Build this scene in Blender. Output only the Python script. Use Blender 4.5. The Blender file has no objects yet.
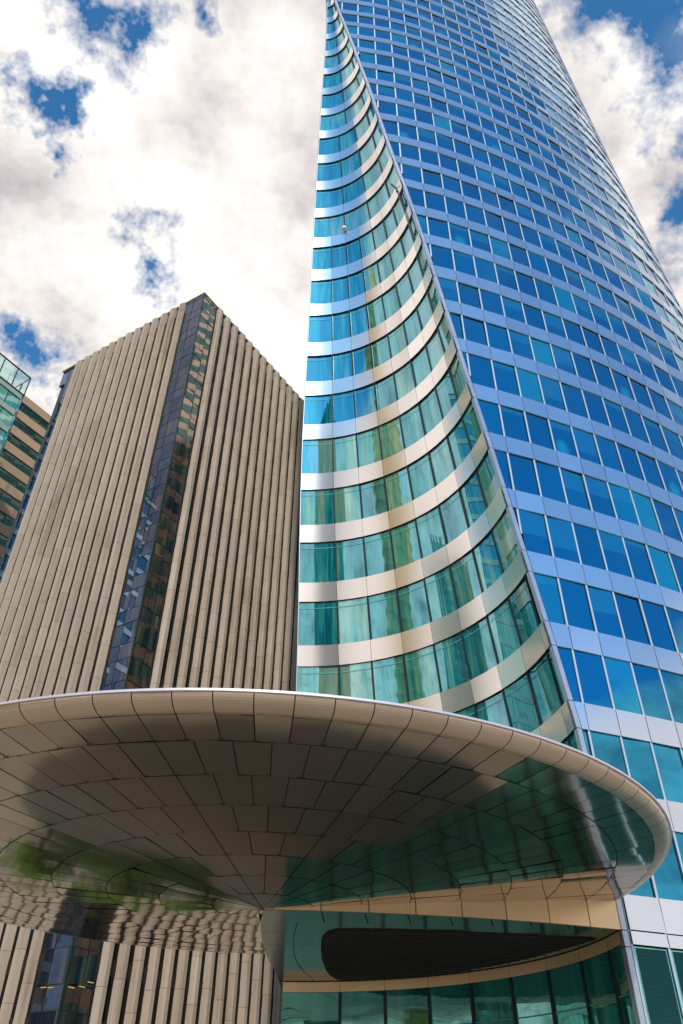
import bpy, math, random
from mathutils import Vector, Matrix
random.seed(7)
S = bpy.context.scene
COL = S.collection
PI = math.pi
H = 3.6            # one storey of the glass tower, metres
EYE = 1.6
Z0 = 3.6179        # underside of spandrel band 0, in storeys above the eye
BH = .3183         # spandrel height, in storeys

# ------------------------------------------------------------------ camera
cam = bpy.data.cameras.new('camera'); camo = bpy.data.objects.new('camera', cam); COL.objects.link(camo)
cam.sensor_fit = 'VERTICAL'; cam.sensor_height = 36; cam.lens = 780.0 / 1024 * 36
cam.clip_start = .1; cam.clip_end = 6000
PITCH, ROLL, F = .68728, -.01164, 780.0
camo.matrix_world = Matrix.Translation((0, 0, EYE)) @ Matrix.Rotation(PITCH + PI/2, 4, 'X') @ Matrix.Rotation(-ROLL, 4, 'Z')
S.camera = camo
def project(p):
    x, y, z = p[0], p[1], p[2] - EYE
    cf, sf = math.cos(PITCH), math.sin(PITCH)
    w = y*cf + z*sf; up = z*cf - y*sf
    if w <= .1: return None
    u, v = x/w, up/w
    c, s = math.cos(ROLL), math.sin(ROLL)
    u, v = c*u - s*v, s*u + c*v
    return 341.5 + F*u, 512 - F*v

# ------------------------------------------------------------------ mesh helpers
class MB:
    def __init__(s): s.v = []; s.f = []; s.m = []; s.uv = []; s.r = []; s.sm = []
    def face(s, pts, mat=0, uv=None, r=0., smooth=False):
        n = len(s.v); s.v += [tuple(p) for p in pts]; s.f.append(tuple(range(n, n+len(pts))))
        s.m.append(mat); s.r.append(r); s.sm.append(smooth)
        if uv is None:
            uv = [(0, 0), (1, 0), (1, 1), (0, 1)] if len(pts) == 4 else [(0, 0)]*len(pts)
        s.uv += uv
    def hexa(s, p, mat=0, r=0., skip=()):
        # p: 8 points, bottom ring 0-3 then top ring 4-7 (counter-clockwise from above)
        for i, q in enumerate([(0, 3, 2, 1), (4, 5, 6, 7), (0, 1, 5, 4), (1, 2, 6, 5), (2, 3, 7, 6), (3, 0, 4, 7)]):
            if i not in skip: s.face([p[j] for j in q], mat, None, r)
    def box(s, x0, y0, z0, x1, y1, z1, mat=0, r=0.):
        s.hexa([(x0, y0, z0), (x1, y0, z0), (x1, y1, z0), (x0, y1, z0), (x0, y0, z1), (x1, y0, z1), (x1, y1, z1), (x0, y1, z1)], mat, r)
    def obox(s, P, u, n, a0, a1, d0, d1, z0, z1, mat=0, r=0.):
        # box along plan direction u (from a0 to a1), outward direction n (from d0 to d1)
        q = [(P[0]+u[0]*a+n[0]*d, P[1]+u[1]*a+n[1]*d) for a, d in ((a0, d1), (a1, d1), (a1, d0), (a0, d0))]
        s.hexa([(x, y, z0) for x, y in q] + [(x, y, z1) for x, y in q], mat, r)
    def build(s, name, mats, parent=None, weld=False):
        me = bpy.data.meshes.new(name); me.from_pydata(s.v, [], s.f)
        if not isinstance(mats, (list, tuple)): mats = [mats]
        for m in mats: me.materials.append(m)
        me.polygons.foreach_set('material_index', s.m)
        me.polygons.foreach_set('use_smooth', s.sm)
        uvl = me.uv_layers.new(name='UVMap'); flat = [c for q in s.uv for c in q]; uvl.data.foreach_set('uv', flat)
        at = me.attributes.new('rnd', 'FLOAT', 'FACE'); at.data.foreach_set('value', s.r)
        me.update()
        if weld:
            import bmesh
            bm = bmesh.new(); bm.from_mesh(me); bmesh.ops.remove_doubles(bm, verts=bm.verts, dist=1e-4)
            bmesh.ops.recalc_face_normals(bm, faces=bm.faces); bm.to_mesh(me); bm.free()
        o = bpy.data.objects.new(name, me); COL.objects.link(o)
        if parent: o.parent = parent; o.matrix_parent_inverse = parent.matrix_world.inverted()
        return o
def thing(name, loc, label, cat, group=None):
    o = bpy.data.objects.new(name, None); o.empty_display_size = .5; COL.objects.link(o); o.location = loc
    o.matrix_world = Matrix.Translation(loc)
    tag(o, label, cat, group); return o
def tag(o, label=None, cat=None, group=None, kind=None):
    if label: o['label'] = label
    if cat: o['category'] = cat
    if group: o['group'] = group
    if kind: o['kind'] = kind
    return o

# ------------------------------------------------------------------ materials
def newmat(name):
    m = bpy.data.materials.new(name); m.use_nodes = True
    nt = m.node_tree; nt.nodes.clear(); return m, nt
def N(nt, t, **k):
    n = nt.nodes.new(t)
    for a, v in k.items():
        if a == 'inp':
            for i, x in v.items(): n.inputs[i].default_value = x
        else: setattr(n, a, v)
    return n
def L(nt, a, b): nt.links.new(a, b)
def ramp(nt, fac, stops, interp='LINEAR'):
    r = N(nt, 'ShaderNodeValToRGB'); r.color_ramp.interpolation = interp
    el = r.color_ramp.elements
    while len(el) > 1: el.remove(el[-1])
    el[0].position = stops[0][0]; el[0].color = (*stops[0][1], 1)
    for p, c in stops[1:]:
        e = el.new(p); e.color = (*c, 1)
    L(nt, fac, r.inputs[0]); return r.outputs[0]
def math_(nt, op, a, b=None, c=None, clamp=False):
    n = N(nt, 'ShaderNodeMath', operation=op); n.use_clamp = clamp
    for i, x in enumerate((a, b, c)):
        if x is None: continue
        if isinstance(x, (int, float)): n.inputs[i].default_value = x
        else: L(nt, x, n.inputs[i])
    return n.outputs[0]
def mix(nt, fac, a, b, blend='MIX'):
    n = N(nt, 'ShaderNodeMix', data_type='RGBA', blend_type=blend)
    for i, x in ((0, fac), (6, a), (7, b)):
        if isinstance(x, (int, float)): n.inputs[i].default_value = x
        elif isinstance(x, tuple): n.inputs[i].default_value = (*x, 1)
        else: L(nt, x, n.inputs[i])
    return n.outputs[2]
def pbr(name, col, rough=.6, metal=0., noise=None, bump=None, vary=0., coat=0., spec=.5):
    """noise=(scale, colour2, amount); bump=(scale, strength, distance); vary: lightness change from piece to piece"""
    m, nt = newmat(name); out = N(nt, 'ShaderNodeOutputMaterial'); p = N(nt, 'ShaderNodeBsdfPrincipled')
    L(nt, p.outputs[0], out.inputs[0])
    p.inputs['Roughness'].default_value = rough; p.inputs['Metallic'].default_value = metal
    p.inputs['Specular IOR Level'].default_value = spec; p.inputs['Coat Weight'].default_value = coat
    tc = N(nt, 'ShaderNodeTexCoord'); c = None
    if noise:
        n = N(nt, 'ShaderNodeTexNoise', inp={'Scale': noise[0], 'Detail': 6, 'Roughness': .65}); L(nt, tc.outputs['Object'], n.inputs['Vector'])
        f = math_(nt, 'MULTIPLY', math_(nt, 'SUBTRACT', n.outputs[0], .35, clamp=True), noise[2]*3, clamp=True)
        c = mix(nt, f, tuple(col), tuple(noise[1]))
    if vary:
        a = N(nt, 'ShaderNodeAttribute', attribute_name='rnd')
        k = math_(nt, 'MULTIPLY_ADD', a.outputs['Fac'], vary*2, 1-vary)
        cc = N(nt, 'ShaderNodeCombineColor'); [L(nt, k, cc.inputs[i]) for i in range(3)]
        c = mix(nt, 1., c if c is not None else tuple(col), cc.outputs[0], 'MULTIPLY')
    if c is None: p.inputs['Base Color'].default_value = (*col, 1)
    else: L(nt, c, p.inputs['Base Color'])
    if bump:
        n = N(nt, 'ShaderNodeTexNoise', inp={'Scale': bump[0], 'Detail': 3}); L(nt, tc.outputs['Object'], n.inputs['Vector'])
        bp = N(nt, 'ShaderNodeBump', inp={'Strength': bump[1], 'Distance': bump[2]}); L(nt, n.outputs[0], bp.inputs['Height']); L(nt, bp.outputs[0], p.inputs['Normal'])
    return m
def stone_mat(name, c1, c2, c3):
    m, nt = newmat(name); out = N(nt, 'ShaderNodeOutputMaterial'); p = N(nt, 'ShaderNodeBsdfPrincipled', inp={'Roughness': .85}); L(nt, p.outputs[0], out.inputs[0])
    tc = N(nt, 'ShaderNodeTexCoord'); a = N(nt, 'ShaderNodeAttribute', attribute_name='rnd')
    def nz(sc, det, vs):
        mp = N(nt, 'ShaderNodeMapping'); mp.inputs['Scale'].default_value = vs; L(nt, tc.outputs['Object'], mp.inputs[0])
        n = N(nt, 'ShaderNodeTexNoise', inp={'Scale': sc, 'Detail': det, 'Roughness': .65}); L(nt, mp.outputs[0], n.inputs['Vector']); return n.outputs[0]
    big, streak, grain = nz(.12, 3, (1, 1, .5)), nz(4., 4, (1, 1, .035)), nz(9., 4, (1, 1, 1))
    f = math_(nt, 'ADD', math_(nt, 'MULTIPLY', big, .4), math_(nt, 'ADD', math_(nt, 'MULTIPLY', streak, .42), math_(nt, 'MULTIPLY', grain, .18)))
    c = ramp(nt, f, [(.36, c3), (.47, c2), (.6, c1)])
    k = math_(nt, 'MULTIPLY_ADD', math_(nt, 'POWER', a.outputs['Fac'], 1.5), .15, .92); cc = N(nt, 'ShaderNodeCombineColor'); [L(nt, k, cc.inputs[i]) for i in range(3)]
    L(nt, mix(nt, 1., c, cc.outputs[0], 'MULTIPLY'), p.inputs['Base Color'])
    bp = N(nt, 'ShaderNodeBump', inp={'Strength': .3, 'Distance': .02}); L(nt, grain, bp.inputs['Height']); L(nt, bp.outputs[0], p.inputs['Normal']); return m
def glass_mat(name, body, tint, refl, bodyfn=None, rough=.01, wob=(.25, .03)):
    """coated glazing: tinted mirror over what is seen inside"""
    m, nt = newmat(name); out = N(nt, 'ShaderNodeOutputMaterial')
    tc = N(nt, 'ShaderNodeTexCoord')
    n = N(nt, 'ShaderNodeTexNoise', inp={'Scale': wob[0], 'Detail': 2}); L(nt, tc.outputs['Object'], n.inputs['Vector'])
    bp = N(nt, 'ShaderNodeBump', inp={'Strength': 1., 'Distance': wob[1]}); L(nt, n.outputs[0], bp.inputs['Height'])
    d = N(nt, 'ShaderNodeBsdfDiffuse')
    if bodyfn: L(nt, bodyfn(nt, tc), d.inputs['Color'])
    else: d.inputs['Color'].default_value = (*body, 1)
    g = N(nt, 'ShaderNodeBsdfGlossy', inp={'Roughness': rough}); L(nt, bp.outputs[0], g.inputs['Normal'])
    lw = N(nt, 'ShaderNodeLayerWeight', inp={'Blend': .5})
    fr = math_(nt, 'POWER', lw.outputs['Facing'], 3.)
    fac = math_(nt, 'MULTIPLY_ADD', fr, 1-refl, refl, clamp=True)
    gc = mix(nt, fr, tuple(tint), (.95, .97, 1.)); L(nt, gc, g.inputs['Color'])
    mx = N(nt, 'ShaderNodeMixShader'); L(nt, fac, mx.inputs[0]); L(nt, d.outputs[0], mx.inputs[1]); L(nt, g.outputs[0], mx.inputs[2])
    L(nt, mx.outputs[0], out.inputs[0]); return m
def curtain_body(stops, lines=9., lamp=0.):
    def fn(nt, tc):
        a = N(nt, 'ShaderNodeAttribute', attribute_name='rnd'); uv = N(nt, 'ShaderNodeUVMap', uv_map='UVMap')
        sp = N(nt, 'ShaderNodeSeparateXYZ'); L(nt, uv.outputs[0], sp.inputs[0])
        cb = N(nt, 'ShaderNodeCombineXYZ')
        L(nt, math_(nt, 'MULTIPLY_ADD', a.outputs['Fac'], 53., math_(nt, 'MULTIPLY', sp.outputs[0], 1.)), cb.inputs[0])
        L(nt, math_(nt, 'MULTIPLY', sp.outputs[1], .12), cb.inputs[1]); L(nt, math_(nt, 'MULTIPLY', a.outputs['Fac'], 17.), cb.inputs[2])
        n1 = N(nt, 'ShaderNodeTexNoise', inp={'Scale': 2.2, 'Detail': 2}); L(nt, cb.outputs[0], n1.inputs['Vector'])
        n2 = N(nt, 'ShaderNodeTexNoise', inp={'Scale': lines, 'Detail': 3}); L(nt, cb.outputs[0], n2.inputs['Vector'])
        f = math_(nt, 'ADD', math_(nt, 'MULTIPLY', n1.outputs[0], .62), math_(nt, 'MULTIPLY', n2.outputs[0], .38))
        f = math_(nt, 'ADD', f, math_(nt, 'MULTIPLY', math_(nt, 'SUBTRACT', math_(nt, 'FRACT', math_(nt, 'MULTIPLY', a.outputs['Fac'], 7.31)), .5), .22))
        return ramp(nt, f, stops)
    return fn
def office_body(nt, tc):
    a = N(nt, 'ShaderNodeAttribute', attribute_name='rnd'); uv = N(nt, 'ShaderNodeUVMap', uv_map='UVMap')
    # a pale blind or a lamp-lit ceiling shows through some of the panes
    r = math_(nt, 'FRACT', math_(nt, 'MULTIPLY', a.outputs['Fac'], 13.7))
    sp = N(nt, 'ShaderNodeSeparateXYZ'); L(nt, uv.outputs[0], sp.inputs[0])
    dx = math_(nt, 'MULTIPLY', math_(nt, 'SUBTRACT', sp.outputs[0], math_(nt, 'MULTIPLY_ADD', r, .6, .2)), 2.)
    dy = math_(nt, 'MULTIPLY', math_(nt, 'SUBTRACT', sp.outputs[1], .18), 2.2)
    d2 = math_(nt, 'ADD', math_(nt, 'MULTIPLY', dx, dx), math_(nt, 'MULTIPLY', dy, dy))
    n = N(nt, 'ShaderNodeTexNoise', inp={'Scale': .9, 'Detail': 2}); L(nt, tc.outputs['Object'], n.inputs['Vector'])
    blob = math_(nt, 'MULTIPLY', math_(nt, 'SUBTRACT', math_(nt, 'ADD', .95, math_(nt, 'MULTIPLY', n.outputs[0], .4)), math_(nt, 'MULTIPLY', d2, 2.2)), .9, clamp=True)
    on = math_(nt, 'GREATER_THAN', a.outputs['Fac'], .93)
    base = ramp(nt, r, [(0, (.0, .015, .07)), (.45, (.0, .035, .12)), (.78, (.0, .06, .17)), (.88, (.0, .11, .22)), (1, (.01, .24, .35))])
    bl = math_(nt, 'MULTIPLY', math_(nt, 'GREATER_THAN', sp.outputs[1], math_(nt, 'MULTIPLY_ADD', math_(nt, 'FRACT', math_(nt, 'MULTIPLY', r, 5.3)), -1.6, 1.85)), .45)
    base = mix(nt, bl, base, (.02, .22, .36))
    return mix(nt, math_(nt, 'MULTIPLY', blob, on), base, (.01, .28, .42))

M = {}
M['glass_blue'] = glass_mat('glass_blue', None, (.05, .50, .74), .47, office_body)
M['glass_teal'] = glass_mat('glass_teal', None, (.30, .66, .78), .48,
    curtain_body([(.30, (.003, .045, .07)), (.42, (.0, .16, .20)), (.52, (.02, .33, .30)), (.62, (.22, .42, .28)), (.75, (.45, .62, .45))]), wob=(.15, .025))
M['glass_lobby'] = glass_mat('glass_lobby', None, (.3, .72, .66), .40,
    curtain_body([(.30, (.0, .10, .10)), (.5, (.02, .30, .26)), (.7, (.15, .5, .4))], 3.), wob=(.2, .08))
M['glass_strip'] = glass_mat('glass_strip', None, (.80, .62, .48), .42,
    curtain_body([(.3, (.01, .012, .02)), (.5, (.03, .035, .05)), (.65, (.10, .07, .04)), (.8, (.22, .15, .08))], 3.), wob=(.3, .006))  # right side of the corner: warm reflections put into the tint
M['glass_brown'] = glass_mat('glass_brown', (.008, .014, .012), (.4, .6, .55), .16, wob=(.3, .006))
M['glass_strip_left'] = glass_mat('glass_strip_left', None, (.10, .18, .34), .27,
    curtain_body([(.3, (.005, .008, .02)), (.5, (.02, .02, .03)), (.65, (.08, .05, .03)), (.8, (.16, .10, .05))], 3.), wob=(.3, .006))  # same strip, left side: blue sky reflection put into a darker tint
M['glass_dark'] = glass_mat('glass_dark', (.005, .006, .006), (.3, .35, .35), .05, wob=(.5, .04))
M['glass_green'] = glass_mat('glass_green', None, (.55, .95, .92), .45,
    curtain_body([(.3, (.01, .06, .07)), (.5, (.03, .22, .22)), (.7, (.3, .4, .25))], 2.), wob=(.3, .01))
M['band_blue'] = pbr('band_blue', (.68, .72, .79), .20, .9, noise=(.5, (.60, .66, .80), .25), vary=.07)  # silver cladding, with the sky's reflection put into a bluish colour
M['band_warm'] = pbr('band_warm', (.92, .86, .82), .20, .95, noise=(.25, (.94, .84, .74), .5), vary=.03, bump=(.35, .25, .02))  # same silver bands, with the surroundings' warm reflection put into the colour
M['trim'] = pbr('trim', (.50, .56, .66), .35, .7, noise=(1.5, (.30, .34, .46), .5))
M['joint'] = pbr('joint', (.012, .014, .02), .6)
M['mullion_light'] = pbr('mullion_light', (.45, .60, .74), .5, .4)
M['mullion_dark'] = pbr('mullion_dark', (.008, .016, .022), .4)
M['transom'] = pbr('transom', (.12, .42, .42), .4)
M['fascia'] = pbr('fascia', (.86, .60, .34), .35, .5, noise=(.5, (.88, .68, .46), .3), vary=.06)  # orange of the mirrored plaza is put into the base colour
M['soffit'] = pbr('soffit', (.50, .45, .39), .09, .96, noise=(1.3, (.45, .39, .32), .5), vary=.06, bump=(.7, .15, .015))
M['rim'] = pbr('rim', (.70, .57, .45), .30, .9, noise=(1.2, (.60, .48, .38), .4), vary=.04)
M['lip'] = pbr('lip', (.62, .60, .66), .5, .4)  # sky light along the top edge, put into a pale violet colour
M['slab'] = pbr('slab', (.16, .22, .20), .12, .75, noise=(.6, (.13, .2, .19), .4), vary=.1, bump=(.5, .3, .04))  # canopy metal made teal: the lobby glass reflection is put into the colour
M['louvre'] = pbr('louvre', (.018, .010, .007), .7)
M['stone'] = stone_mat('stone', (.50, .41, .33), (.43, .345, .27), (.27, .205, .155))
M['recess'] = pbr('recess', (.02, .02, .022), .5)
M['spandrel_blue'] = pbr('spandrel_blue', (.06, .10, .22), .15, .5)
M['roof'] = pbr('roof', (.2, .19, .18), .8)
M['clad'] = pbr('clad', (.44, .30, .19), .65, noise=(.4, (.40, .28, .18), .4), vary=.08)
M['frame'] = pbr('frame', (.04, .06, .06), .4, .5)
M['frame_pale'] = pbr('frame_pale', (.45, .55, .5), .4, .5)
M['white'] = pbr('white', (.8, .8, .8), .5)
M['black'] = pbr('black', (.01, .01, .01), .5)
M['ochre'] = pbr('ochre', (.80, .60, .14), .6, noise=(.2, (.62, .48, .12), .4))
M['far_stone'] = pbr('far_stone', (.45, .38, .30), .8, noise=(.2, (.38, .3, .24), .4))
M['bark'] = pbr('bark', (.10, .07, .05), .9)
def em(name, c, s):
    m, nt = newmat(name); o = N(nt, 'ShaderNodeOutputMaterial'); e = N(nt, 'ShaderNodeEmission', inp={'Color': (*c, 1), 'Strength': s}); L(nt, e.outputs[0], o.inputs[0]); return m
M['lamp'] = em('lamp', (1., .62, .12), .55)
def leaf_mat():
    m, nt = newmat('leaf'); o = N(nt, 'ShaderNodeOutputMaterial'); p = N(nt, 'ShaderNodeBsdfPrincipled', inp={'Roughness': .6})
    a = N(nt, 'ShaderNodeAttribute', attribute_name='rnd'); L(nt, ramp(nt, a.outputs['Fac'], [(0, (.05, .12, .01)), (1, (.16, .26, .02))]), p.inputs['Base Color']); L(nt, p.outputs[0], o.inputs[0]); return m
M['leaf'] = leaf_mat()
def paving():
    m, nt = newmat('paving'); o = N(nt, 'ShaderNodeOutputMaterial'); p = N(nt, 'ShaderNodeBsdfPrincipled', inp={'Roughness': .75})
    tc = N(nt, 'ShaderNodeTexCoord'); b = N(nt, 'ShaderNodeTexBrick', inp={'Scale': 1., 'Color1': (.46, .39, .31, 1), 'Color2': (.40, .33, .26, 1), 'Mortar': (.12, .11, .10, 1), 'Mortar Size': .012, 'Brick Width': .9, 'Row Height': .6})
    L(nt, tc.outputs['Object'], b.inputs['Vector'])
    n = N(nt, 'ShaderNodeTexNoise', inp={'Scale': .15, 'Detail': 6}); L(nt, tc.outputs['Object'], n.inputs['Vector'])
    L(nt, mix(nt, .45, b.outputs['Color'], ramp(nt, n.outputs[0], [(.3, (.30, .25, .20)), (.7, (.50, .42, .34))])), p.inputs['Base Color'])
    L(nt, p.outputs[0], o.inputs[0]); return m
M['paving'] = paving()
M['grass'] = pbr('grass', (.07, .13, .02), .9, noise=(1., (.12, .20, .03), .5))

# ------------------------------------------------------------------ plan of the glass tower (in storeys, x right, y away)
FP = [(-.63, 7.418), (-.2, 7.447), (.5, 7.52), (1.2, 7.635), (1.9, 7.81), (2.725, 8.083), (3.117, 8.234), (3.498, 8.382), (3.889, 8.544), (4.267, 8.706), (4.645, 8.894), (5.007, 9.089), (5.363, 9.291), (5.729, 9.519), (6.095, 9.762), (6.445, 9.982)]
NF0 = len(FP)
phi = math.radians(33.5); x, y = FP[-1]
for i in range(34):
    phi += math.radians(3.3); x += .415*math.cos(phi); y += .415*math.sin(phi); FP.append((x, y))
cum = [0]
for a, b in zip(FP[:-1], FP[1:]): cum.append(cum[-1] + math.hypot(b[0]-a[0], b[1]-a[1]))
def lerp_tab(tab, z, j):
    if z <= tab[0][0]: return tab[0][j]
    for a, b in zip(tab[:-1], tab[1:]):
        if z <= b[0]: t = (z-a[0])/(b[0]-a[0]); return a[j]+(b[j]-a[j])*t
    a, b = tab[-4], tab[-1]; t = (z-b[0])/(b[0]-a[0]); return b[j]+(b[j]-a[j])*t
S_M1 = cum[5]
def fpt(s, z=0.):
    """point of the street front at arc position s (storeys); z in storeys above the eye"""
    s = max(0., min(s, cum[-1]-1e-6))
    for i in range(len(cum)-1):
        if s <= cum[i+1]:
            t = (s-cum[i])/(cum[i+1]-cum[i]); a, b = FP[i], FP[i+1]
            x, y = a[0]+(b[0]-a[0])*t, a[1]+(b[1]-a[1])*t; break
    w = min(1., max(0., (x-4.5)/3.5)); lean = w*w*(3-2*w)*max(-10., z-24.)*.036
    return x-lean*.93, y-lean*.36
def fs_of_x(x):
    for i in range(len(FP)-1):
        if FP[i+1][0] >= x: t = (x-FP[i][0])/(FP[i+1][0]-FP[i][0]); return cum[i]+(cum[i+1]-cum[i])*t
ETAB = [(1.5, 2.64), (2.6, 2.63), (3.586, 2.576), (4.586, 2.459), (5.601, 2.324), (6.616, 2.19), (7.635, 2.053), (8.624, 1.912), (9.649, 1.772), (10.616, 1.645), (11.55, 1.515), (12.534, 1.385), (13.453, 1.25), (14.382, 1.11), (15.261, .96), (16.131, .825), (17.071, .688), (17.972, .56), (18.804, .438), (19.617, .305), (20.527, .168), (21.313, .04), (22.107, -.09), (22.873, -.225), (23.667, -.34), (24.6, -.48), (25.6, -.6), (30, -.68)]
LTAB = [(1.5, -.655, 11.12), (2.6, -.64, 11.02), (3.6, -.635, 10.87), (4.6, -.63, 10.68), (5.618, -.636, 10.48), (6.618, -.65, 10.29), (7.618, -.672, 10.11), (8.618, -.69, 9.945), (9.618, -.698, 9.78), (10.618, -.692, 9.625), (11.618, -.680, 9.465), (12.534, -.674, 9.29), (13.453, -.664, 9.125), (14.382, -.655, 8.965), (15.261, -.645, 8.805), (16.131, -.632, 8.665), (17.071, -.626, 8.54), (17.972, -.614, 8.405), (18.804, -.600, 8.26), (19.617, -.586, 8.13), (20.527, -.568, 8.03), (21.313, -.55, 7.91), (22.107, -.54, 7.80), (22.873, -.53, 7.68), (23.8, -.55, 7.56), (25.6, -.66, 7.43), (30, -.68, 7.42)]
KZ = [ETAB[2+k][0] for k in range(0, 23)]
def zk(k):
    if k < 0: return Z0 + k - .03*0
    if k <= 22: return KZ[k]
    return KZ[22] + .82*(k-22)
def band_h(k): return BH*(zk(k+1)-zk(k))/1.0
NTOP = 46
def W(p2, z): return (p2[0]*H, p2[1]*H, z*H + EYE)
def scoop(z):
    xl, yl = lerp_tab(LTAB, z, 1), lerp_tab(LTAB, z, 2); xe = lerp_tab(ETAB, z, 1)
    xe = max(xe, xl+.02); ye = fpt(fs_of_x(xe))[1]
    a = xl + .05*min(1, (xe-xl))
    c = (yl*yl - ye*ye + (xl-a)**2 - (xe-a)**2)/(2*(yl-ye)) if yl-ye > .02 else ye
    R = math.hypot(xl-a, yl-c)
    return a, c, max(R, 1e-4), math.atan2(xl-a, yl-c), math.atan2(xe-a, ye-c)
def spt(z, th, off=0.):
    """point of the hollowed front; th from +y towards +x; off>0 moves towards the open side (storeys)"""
    a, c, R, t0, t1 = scoop(z); R -= off
    return a+R*math.sin(th), c+R*math.cos(th)

tower = thing('office_tower', (4*H, 12*H, 0), 'tall curved blue glass office tower with silver bands and hollowed corner above the disc', 'skyscraper')

def fnorm(s, z=0.):
    s = max(.06, min(s, cum[-1]-.06))
    a, b = fpt(s-.05, z), fpt(s+.05, z); dx, dy = b[0]-a[0], b[1]-a[1]; l = math.hypot(dx, dy); return dy/l, -dx/l
def fo(s, z, off):   # off metres outwards from the front
    p = fpt(s, z); n = fnorm(s, z); return (p[0]*H+n[0]*off, p[1]*H+n[1]*off, z*H+EYE)
SMAX = cum[-1]-.2
MSTEP = .4205
def mull_s(j): # mullion index 1 = M1
    if j >= 1 and 5+j-1 < NF0: return cum[5+j-1]
    if j < 1: return S_M1 + (j-1)*MSTEP
    return cum[min(len(cum)-1, 5+j-1)]
JM = len(FP)-6

window_quads = []     # (area, mesh pts, material key, rnd, uv, transom)
def poly_area(pts):
    q = [project(p) for p in pts]
    if any(v is None for v in q): return 0
    cx = sum(v[0] for v in q)/len(q); cy = sum(v[1] for v in q)/len(q)
    if not (-10 < cx < 690 and -10 < cy < 1030): return 0
    if cy > 690 and cx < 655 and not (cy > 990): # roughly what the canopy hides
        e = ((cx-300)/370.)**2 + ((cy-825)/135.)**2
        if e < 1: return 0
    return abs(sum(q[i][0]*q[(i+1) % len(q)][1]-q[(i+1) % len(q)][0]*q[i][1] for i in range(len(q))))/2

rr = random.Random(3)
# ---- street front, storey by storey
SCUT = fs_of_x(2.64); fas = MB()
for k in range(-2, NTOP):
    zb = zk(k); hb = BH if k <= 8 else BH*(zk(k+1)-zk(k)); zt = zb+hb
    zlow = zb - (.11 if k == -2 else 0)
    # spandrel band: dark backing + separate panels with open joints
    mb = MB()
    sE0, sE1 = fs_of_x(lerp_tab(ETAB, zb, 1)), fs_of_x(lerp_tab(ETAB, zt, 1))
    if k == -2: sE0 = sE1 = 0.02
    for j in range(-9, JM):
        s0, s1 = mull_s(j), mull_s(j+1)
        if s1 > SMAX or s1 <= sE0+.02: continue
        g = .0045
        def seg(zA, zB, s0, s1):
            a0, b0 = max(s0+g, sE0+.07 if k > -2 else 0), max(s0+g, sE1+.07 if k > -2 else 0)
            if s1-g-a0 < .01: return
            r = rr.random(); u1_, u2_ = rr.gauss(0, .004), rr.gauss(0, .004)
            mb.hexa([fo(a0, zA, .07+u1_-u2_), fo(s1-g, zA, .07-u1_-u2_), fo(s1-g, zA, .0), fo(a0, zA, .0), fo(b0, zB, .07+u1_+u2_), fo(s1-g, zB, .07-u1_+u2_), fo(s1-g, zB, .0), fo(b0, zB, .0)], 0, r, skip=(4,))
            mb.face([fo(a0-2*g, zA+.002, .03), fo(s1+g, zA+.002, .03), fo(s1+g, zB-.002, .03), fo(b0-2*g, zB-.002, .03)], 1)
        if k == -2 and s0 < SCUT-.2:
            main, mb = mb, fas; seg(zb+.004, zt, s0, min(s1, SCUT)); mb = main
        elif k == -2:
            seg(zb+.012, zt, max(s0, SCUT), s1); seg(zlow, zb, max(s0, SCUT+.03), s1)
        else: seg(zb, zt, s0, s1)
    o = mb.build('spandrel_band', [M['band_blue'] if k > -2 else M['band_blue'], M['joint']], tower)
    if k == -2: fas.build('fascia', [M['fascia'], M['joint']], tower)
    # panes above this band
    z2 = zk(k+1)
    for j in range(-9, JM):
        s0, s1 = mull_s(j), mull_s(j+1)
        if s1 > SMAX: continue
        eb, et = (fs_of_x(lerp_tab(ETAB, z, 1))+.075 for z in (zt, z2))
        if k < -1: eb = et = max(eb, et)
        if s1 < min(eb, et)+.03: continue
        g = .02
        a0, b0 = max(s0+g, eb), max(s0+g, et); t = rr.gauss(0, .010); t2 = rr.gauss(0, .014)
        a0 = min(a0, s1-g); b0 = min(b0, s1-g)
        pts = [fo(a0, zt, -.02+t), fo(s1-g, zt, -.02-t), fo(s1-g, z2, -.02-t+t2), fo(b0, z2, -.02+t+t2)]
        window_quads.append((poly_area(pts), pts, 'B', rr.random(), None, None))
# ground-storey panes of the street front
z1 = Z0-2-.11-.012
for j in range(1, JM):
    s0, s1 = mull_s(j), mull_s(j+1)
    if s1 > SMAX: continue
    g = .025
    pts = [fo(s0+g, -EYE/H, -.02), fo(s1-g, -EYE/H, -.02), fo(s1-g, z1, -.02), fo(s0+g, z1, -.02)]
    window_quads.append((poly_area(pts), pts, 'G', rr.random(), None, None))
sg = fs_of_x(2.67)
pts = [fo(sg+.03, -EYE/H, -.02), fo(mull_s(1)-.025, -EYE/H, -.02), fo(mull_s(1)-.025, z1, -.02), fo(sg+.03, z1, -.02)]

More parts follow.
